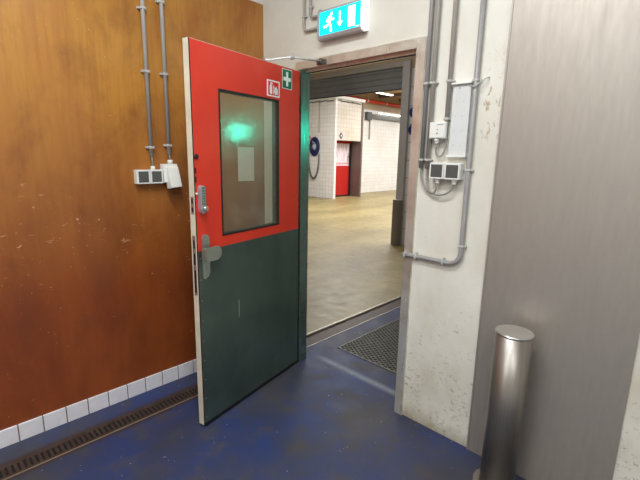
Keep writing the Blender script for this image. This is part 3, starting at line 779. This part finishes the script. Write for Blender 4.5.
# round blue mandatory signs beside the shutter
def round_sign(x, z, r, label, kind):
    t = thing('mandatory_sign', label, 'sign', (x, 4.26, z-r), group='round blue signs beside the shutter')
    b = nb(); disc(b, x, z, r, 4.2535, 4.2595, 30); link('sign_plate', b, m_bsign, t)
    b = nb()
    if kind: disc(b, x, z+.03, .032, 4.251, 4.2535, 16); stroke(b, [(x, z), (x, z-.05)], .05, 4.251, 4.2535)
    else: stroke(b, [(x-.02, z+.05), (x+.02, z+.01), (x-.02, z-.03), (x+.03, z-.05)], .025, 4.251, 4.2535)
    link('symbol', b, m_wsign, t)
round_sign(-1.775, 2.295, .098, 'upper round blue sign on the tiles beside the shutter', 0)
round_sign(-1.775, 2.01, .098, 'lower round blue sign on the tiles beside the shutter', 1)

# ------------------------------------------------------------------ far hall items
t = thing('hose_coil', 'dark blue coiled hose hanging on the white tiled block', 'hose', (-8.98, 9.1, 1.55))
b = nb()
for k in range(7):
    rr = .12+.026*k; pts = [(-8.98+rr*.92*math.cos(a), 9.12-.006*(k % 2), 1.86+rr*1.22*math.sin(a)) for a in [2*PI*i/28 for i in range(29)]]
    tube(b, pts, .017, 8, cap=False)
link('coil', b, m_navy, t)
b = nb(); cyl(b, (-8.98, 9.02, 2.0), (-8.98, 9.149, 2.0), .02, 12); box(b, -9.0, -8.96, 9.02, 9.04, 1.98, 2.05); link('wall_hook', b, m_zinc, t)
b = nb(); disc(b, -8.98, 1.87, .09, 9.10, 9.115, 20); link('centre_badge', b, plain('pale badge', (196, 204, 216), .4), t)
t = thing('hanging_chain', 'thin grey chain looped on the white tiles below the coiled hose', 'chain', (-9.03, 9.12, .7))
pts = []
def chain_link(b, c, d, flip):
    c = Vector(c); d = Vector(d).normalized(); s = Vector((0, 1, 0)) if flip else Vector((0, 1, 0)).cross(d).normalized()
    ring = [c+d*.042*math.cos(a)+s*.028*math.sin(a) for a in [2*PI*i/10 for i in range(11)]]
    tube(b, ring, .010, 6, cap=False)
b = nb(); L = bez((-9.26, 9.10, 1.60), (-9.27, 9.10, .35), (-8.70, 9.10, .45), (-8.72, 9.10, 1.58), 42)
for i in range(42): chain_link(b, (L[i]+L[i+1])/2, L[i+1]-L[i], i % 2)
link('chain', b, m_chain, t)
b = nb(); cyl(b, (-9.26, 9.09, 1.64), (-9.26, 9.149, 1.64), .014, 10); link('hook', b, m_zinc, t)
b = nb(); cyl(b, (-8.72, 9.09, 1.62), (-8.72, 9.149, 1.62), .014, 10); link('hook', b, m_zinc, t)
b = nb(); tube(b, [(-9.36, 9.13, 2.31), (-9.22, 9.12, 2.2), (-9.08, 9.12, 2.08)], .016, 8); tag(link('red_strap', b, m_redpipe), 'short red strap slung beside the blue coil', 'strap')
b = nb(); tube(b, [(-8.76, 9.125, 3.49), (-8.76, 9.125, 2.35)], .013, 8); tag(link('conduit', b, m_pipe), 'thin dark conduit down the white tiled block', 'conduit')
# tangled cables hanging under the coping of the tiled block
def tangle(label, P, Q, nrm):
    P = Vector(P); Q = Vector(Q); b = nb(); rnd = random.Random(3)
    n = 30; pts = []
    for i in range(n+1):
        q = P.lerp(Q, i/n); pts.append(q+Vector((0, 0, -.03-.06*rnd.random()))+Vector(nrm)*(.03+.02*rnd.random()))
    tube(b, pts, .016, 6)
    o = link('hanging_cable', b, m_flap); tag(o, label, 'cable')
tangle('dark tangled cable under the coping above the blue hose', (-9.9, 9.15, 3.5), (-8.05, 9.15, 3.5), (0, -1, 0))
tangle('dark tangled cable under the coping above the red door', (-8.0, 9.25, 3.5), (-8.0, 10.5, 3.5), (1, 0, 0))
# small diamond sign over the red door
t = thing('hazard_sign', 'small dark diamond sign above the red door', 'sign', (-8.0, 9.47, 2.14))
b = nb(); prism(b, [(9.47, 2.13), (9.56, 2.25), (9.47, 2.37), (9.38, 2.25)], 'x', -7.999, -7.985); link('sign_plate', b, m_navy, t)
b = nb(); prism(b, [(9.47, 2.20), (9.51, 2.25), (9.47, 2.30), (9.43, 2.25)], 'x', -7.985, -7.981); link('symbol', b, m_wsign, t)
# red pipe, rail housing, hanging lamps
t = thing('red_pipe', 'long red pipe running under the hall ceiling', 'pipe', (-8.85, 14, 3.7))
b = nb(); tube(b, [(-8.85, 9.3, 3.77), (-8.85, 19.9, 3.77)], .075, 14); link('pipe', b, m_redpipe, t)
for y in (10.75, 12.0, 13.3, 14.6, 16.2):
    b = nb(); cyl(b, (-8.85, y-.03, 3.77), (-8.85, y+.03, 3.77), .085, 14); box(b, -8.86, -8.84, y-.01, y+.01, 3.81, 4.10); link('hanger', b, m_zinc, t)
t = thing('door_rail_housing', 'dark horizontal rail housing across the far white wall', 'rail', (-8.95, 14, 3.15))
b = nb(); box(b, -8.999, -8.88, 12.35, 18.5, 3.10, 3.28, .01); link('rail', b, m_flap, t)
b = nb(); box(b, -8.999, -8.84, 12.05, 12.35, 3.02, 3.34, .01); link('bracket_box', b, m_flap, t)
b = nb(); box(b, -8.999, -8.93, 12.36, 12.39, 2.25, 3.1); link('drop_bar', b, m_pipe, t)
def lamp(x, y, z, L, label, grp, along='y', mat=m_tubehall, ceil=None, wid=.16):
    t = thing('ceiling_lamp', label, 'lamp', (x, y, z), group=grp)
    def bx(b, hx, hl, z0, z1, bev=0):
        if along == 'y': box(b, x-hx, x+hx, y-hl, y+hl, z0, z1, bev)
        else: box(b, x-hl, x+hl, y-hx, y+hx, z0, z1, bev)
    b = nb(); bx(b, wid/2, L/2, z, z+.05, .004); link('lamp_housing', b, m_wplast, t)
    b = nb(); bx(b, wid/2-.02, L/2-.02, z-.02, z+.0); link('lamp_tube', b, mat, t)
    if ceil and ceil > z+.06:
        for s in (-1, 1):
            b = nb()
            p = (x, y+s*L*.35) if along == 'y' else (x+s*L*.35, y)
            cyl(b, (p[0], p[1], z+.05), (p[0], p[1], ceil), .006, 8); link('suspension_rod', b, m_zinc, t)
lamp(-8.78, 13.9, 3.34, 2.4, 'long fluorescent lamp along the far wall over the dark rail', None, ceil=4.1, wid=.10)
lamp(-7.85, 11.75, 3.93, 1.1, 'short bright ceiling lamp seen under the raised shutter', None, ceil=4.1)
G2 = 'ceiling lamps over the hall out of sight of the doorway'
for x, y in ((-5.0, 7.0), (-2.0, 7.0), (-5.0, 12.5), (-2.0, 12.5), (-6.0, 17)):
    pass

# room lamps (ceiling of the blue-floored room, above and behind the viewer)
for x, y in ((1.2, -1.5), (1.2, -3.3), (3.1, -2.4)):
    lamp(x, y, 3.24, 1.4, 'white fluorescent fitting on the ceiling of the blue floored room', 'ceiling lamps of the blue floored room', along='x', mat=m_tube, ceil=3.3)
# lit green emergency lamp on the side wall just behind the doorway (its glow shows in jamb and window)
t = thing('emergency_lamp', 'lit green emergency lamp on the tiled side wall behind the doorway', 'lamp', (1.08, .93, 1.68))
b = nb(); box(b, 1.05, 1.1, .76, 1.10, 1.68, 1.86, .006); link('lamp_housing', b, m_signcase, t)
b = nb(); box(b, 1.044, 1.05, .78, 1.08, 1.70, 1.84); link('lamp_face', b, m_greenlamp, t)

# ------------------------------------------------------------------ light
def area(name, loc, size, power, col=(1, 1, 1), rot=(0, 0, 0), sy=None):
    l = bpy.data.lights.new(name, 'AREA'); l.energy = power; l.color = col[:3]
    l.shape = 'RECTANGLE'; l.size = size; l.size_y = sy or size
    o = bpy.data.objects.new(name, l); o.location = loc; o.rotation_euler = rot; COL.objects.link(o); return o
WH = (.92, .965, 1.0)
for x, y in ((1.2, -1.5), (1.2, -3.3), (3.1, -2.4)):
    area('room_light', (x, y, 3.2), 1.36, 46, WH, sy=.12)
area('vestibule_light', (-2.6, 2.2, 3.55), 2.2, 32, (.97, .98, 1), sy=.5)
area('vestibule_light', (0.2, 2.6, 3.55), 1.4, 15, (.97, .98, 1), sy=.3)
for x, y in ((-5.5, 6.8), (-1.5, 6.8), (-5.5, 11.5), (-1.5, 11.5), (-6.5, 16.5)):
    area('hall_light', (x, y, 3.9), 2.4, 230, (.98, .99, 1), sy=.8)

w = bpy.data.worlds.new('world'); SC.world = w; w.use_nodes = True
w.node_tree.nodes['Background'].inputs[0].default_value = (.8, .85, .9, 1); w.node_tree.nodes['Background'].inputs[1].default_value = .15

# ------------------------------------------------------------------ camera
cam = bpy.data.cameras.new('camera'); cam.sensor_width = 36; cam.lens = 414.27/640*36; cam.clip_start = .02
co = bpy.data.objects.new('camera', cam); COL.objects.link(co)
R_ = Vector((0.7171, 0.6967, 0.0189)); F_ = Vector((-0.6799, 0.7052, -0.2011)).normalized()
R_ = (R_-F_*R_.dot(F_)).normalized(); U_ = R_.cross(F_)
m = Matrix(((R_.x, U_.x, -F_.x, 2.1333), (R_.y, U_.y, -F_.y, -2.0167), (R_.z, U_.z, -F_.z, 1.5597), (0, 0, 0, 1)))
co.matrix_world = m
SC.camera = co
SC.view_settings.view_transform = 'Standard'; SC.view_settings.look = 'None'
SC.view_settings.exposure = 0; SC.view_settings.gamma = 1; SC.view_settings.use_curve_mapping = False
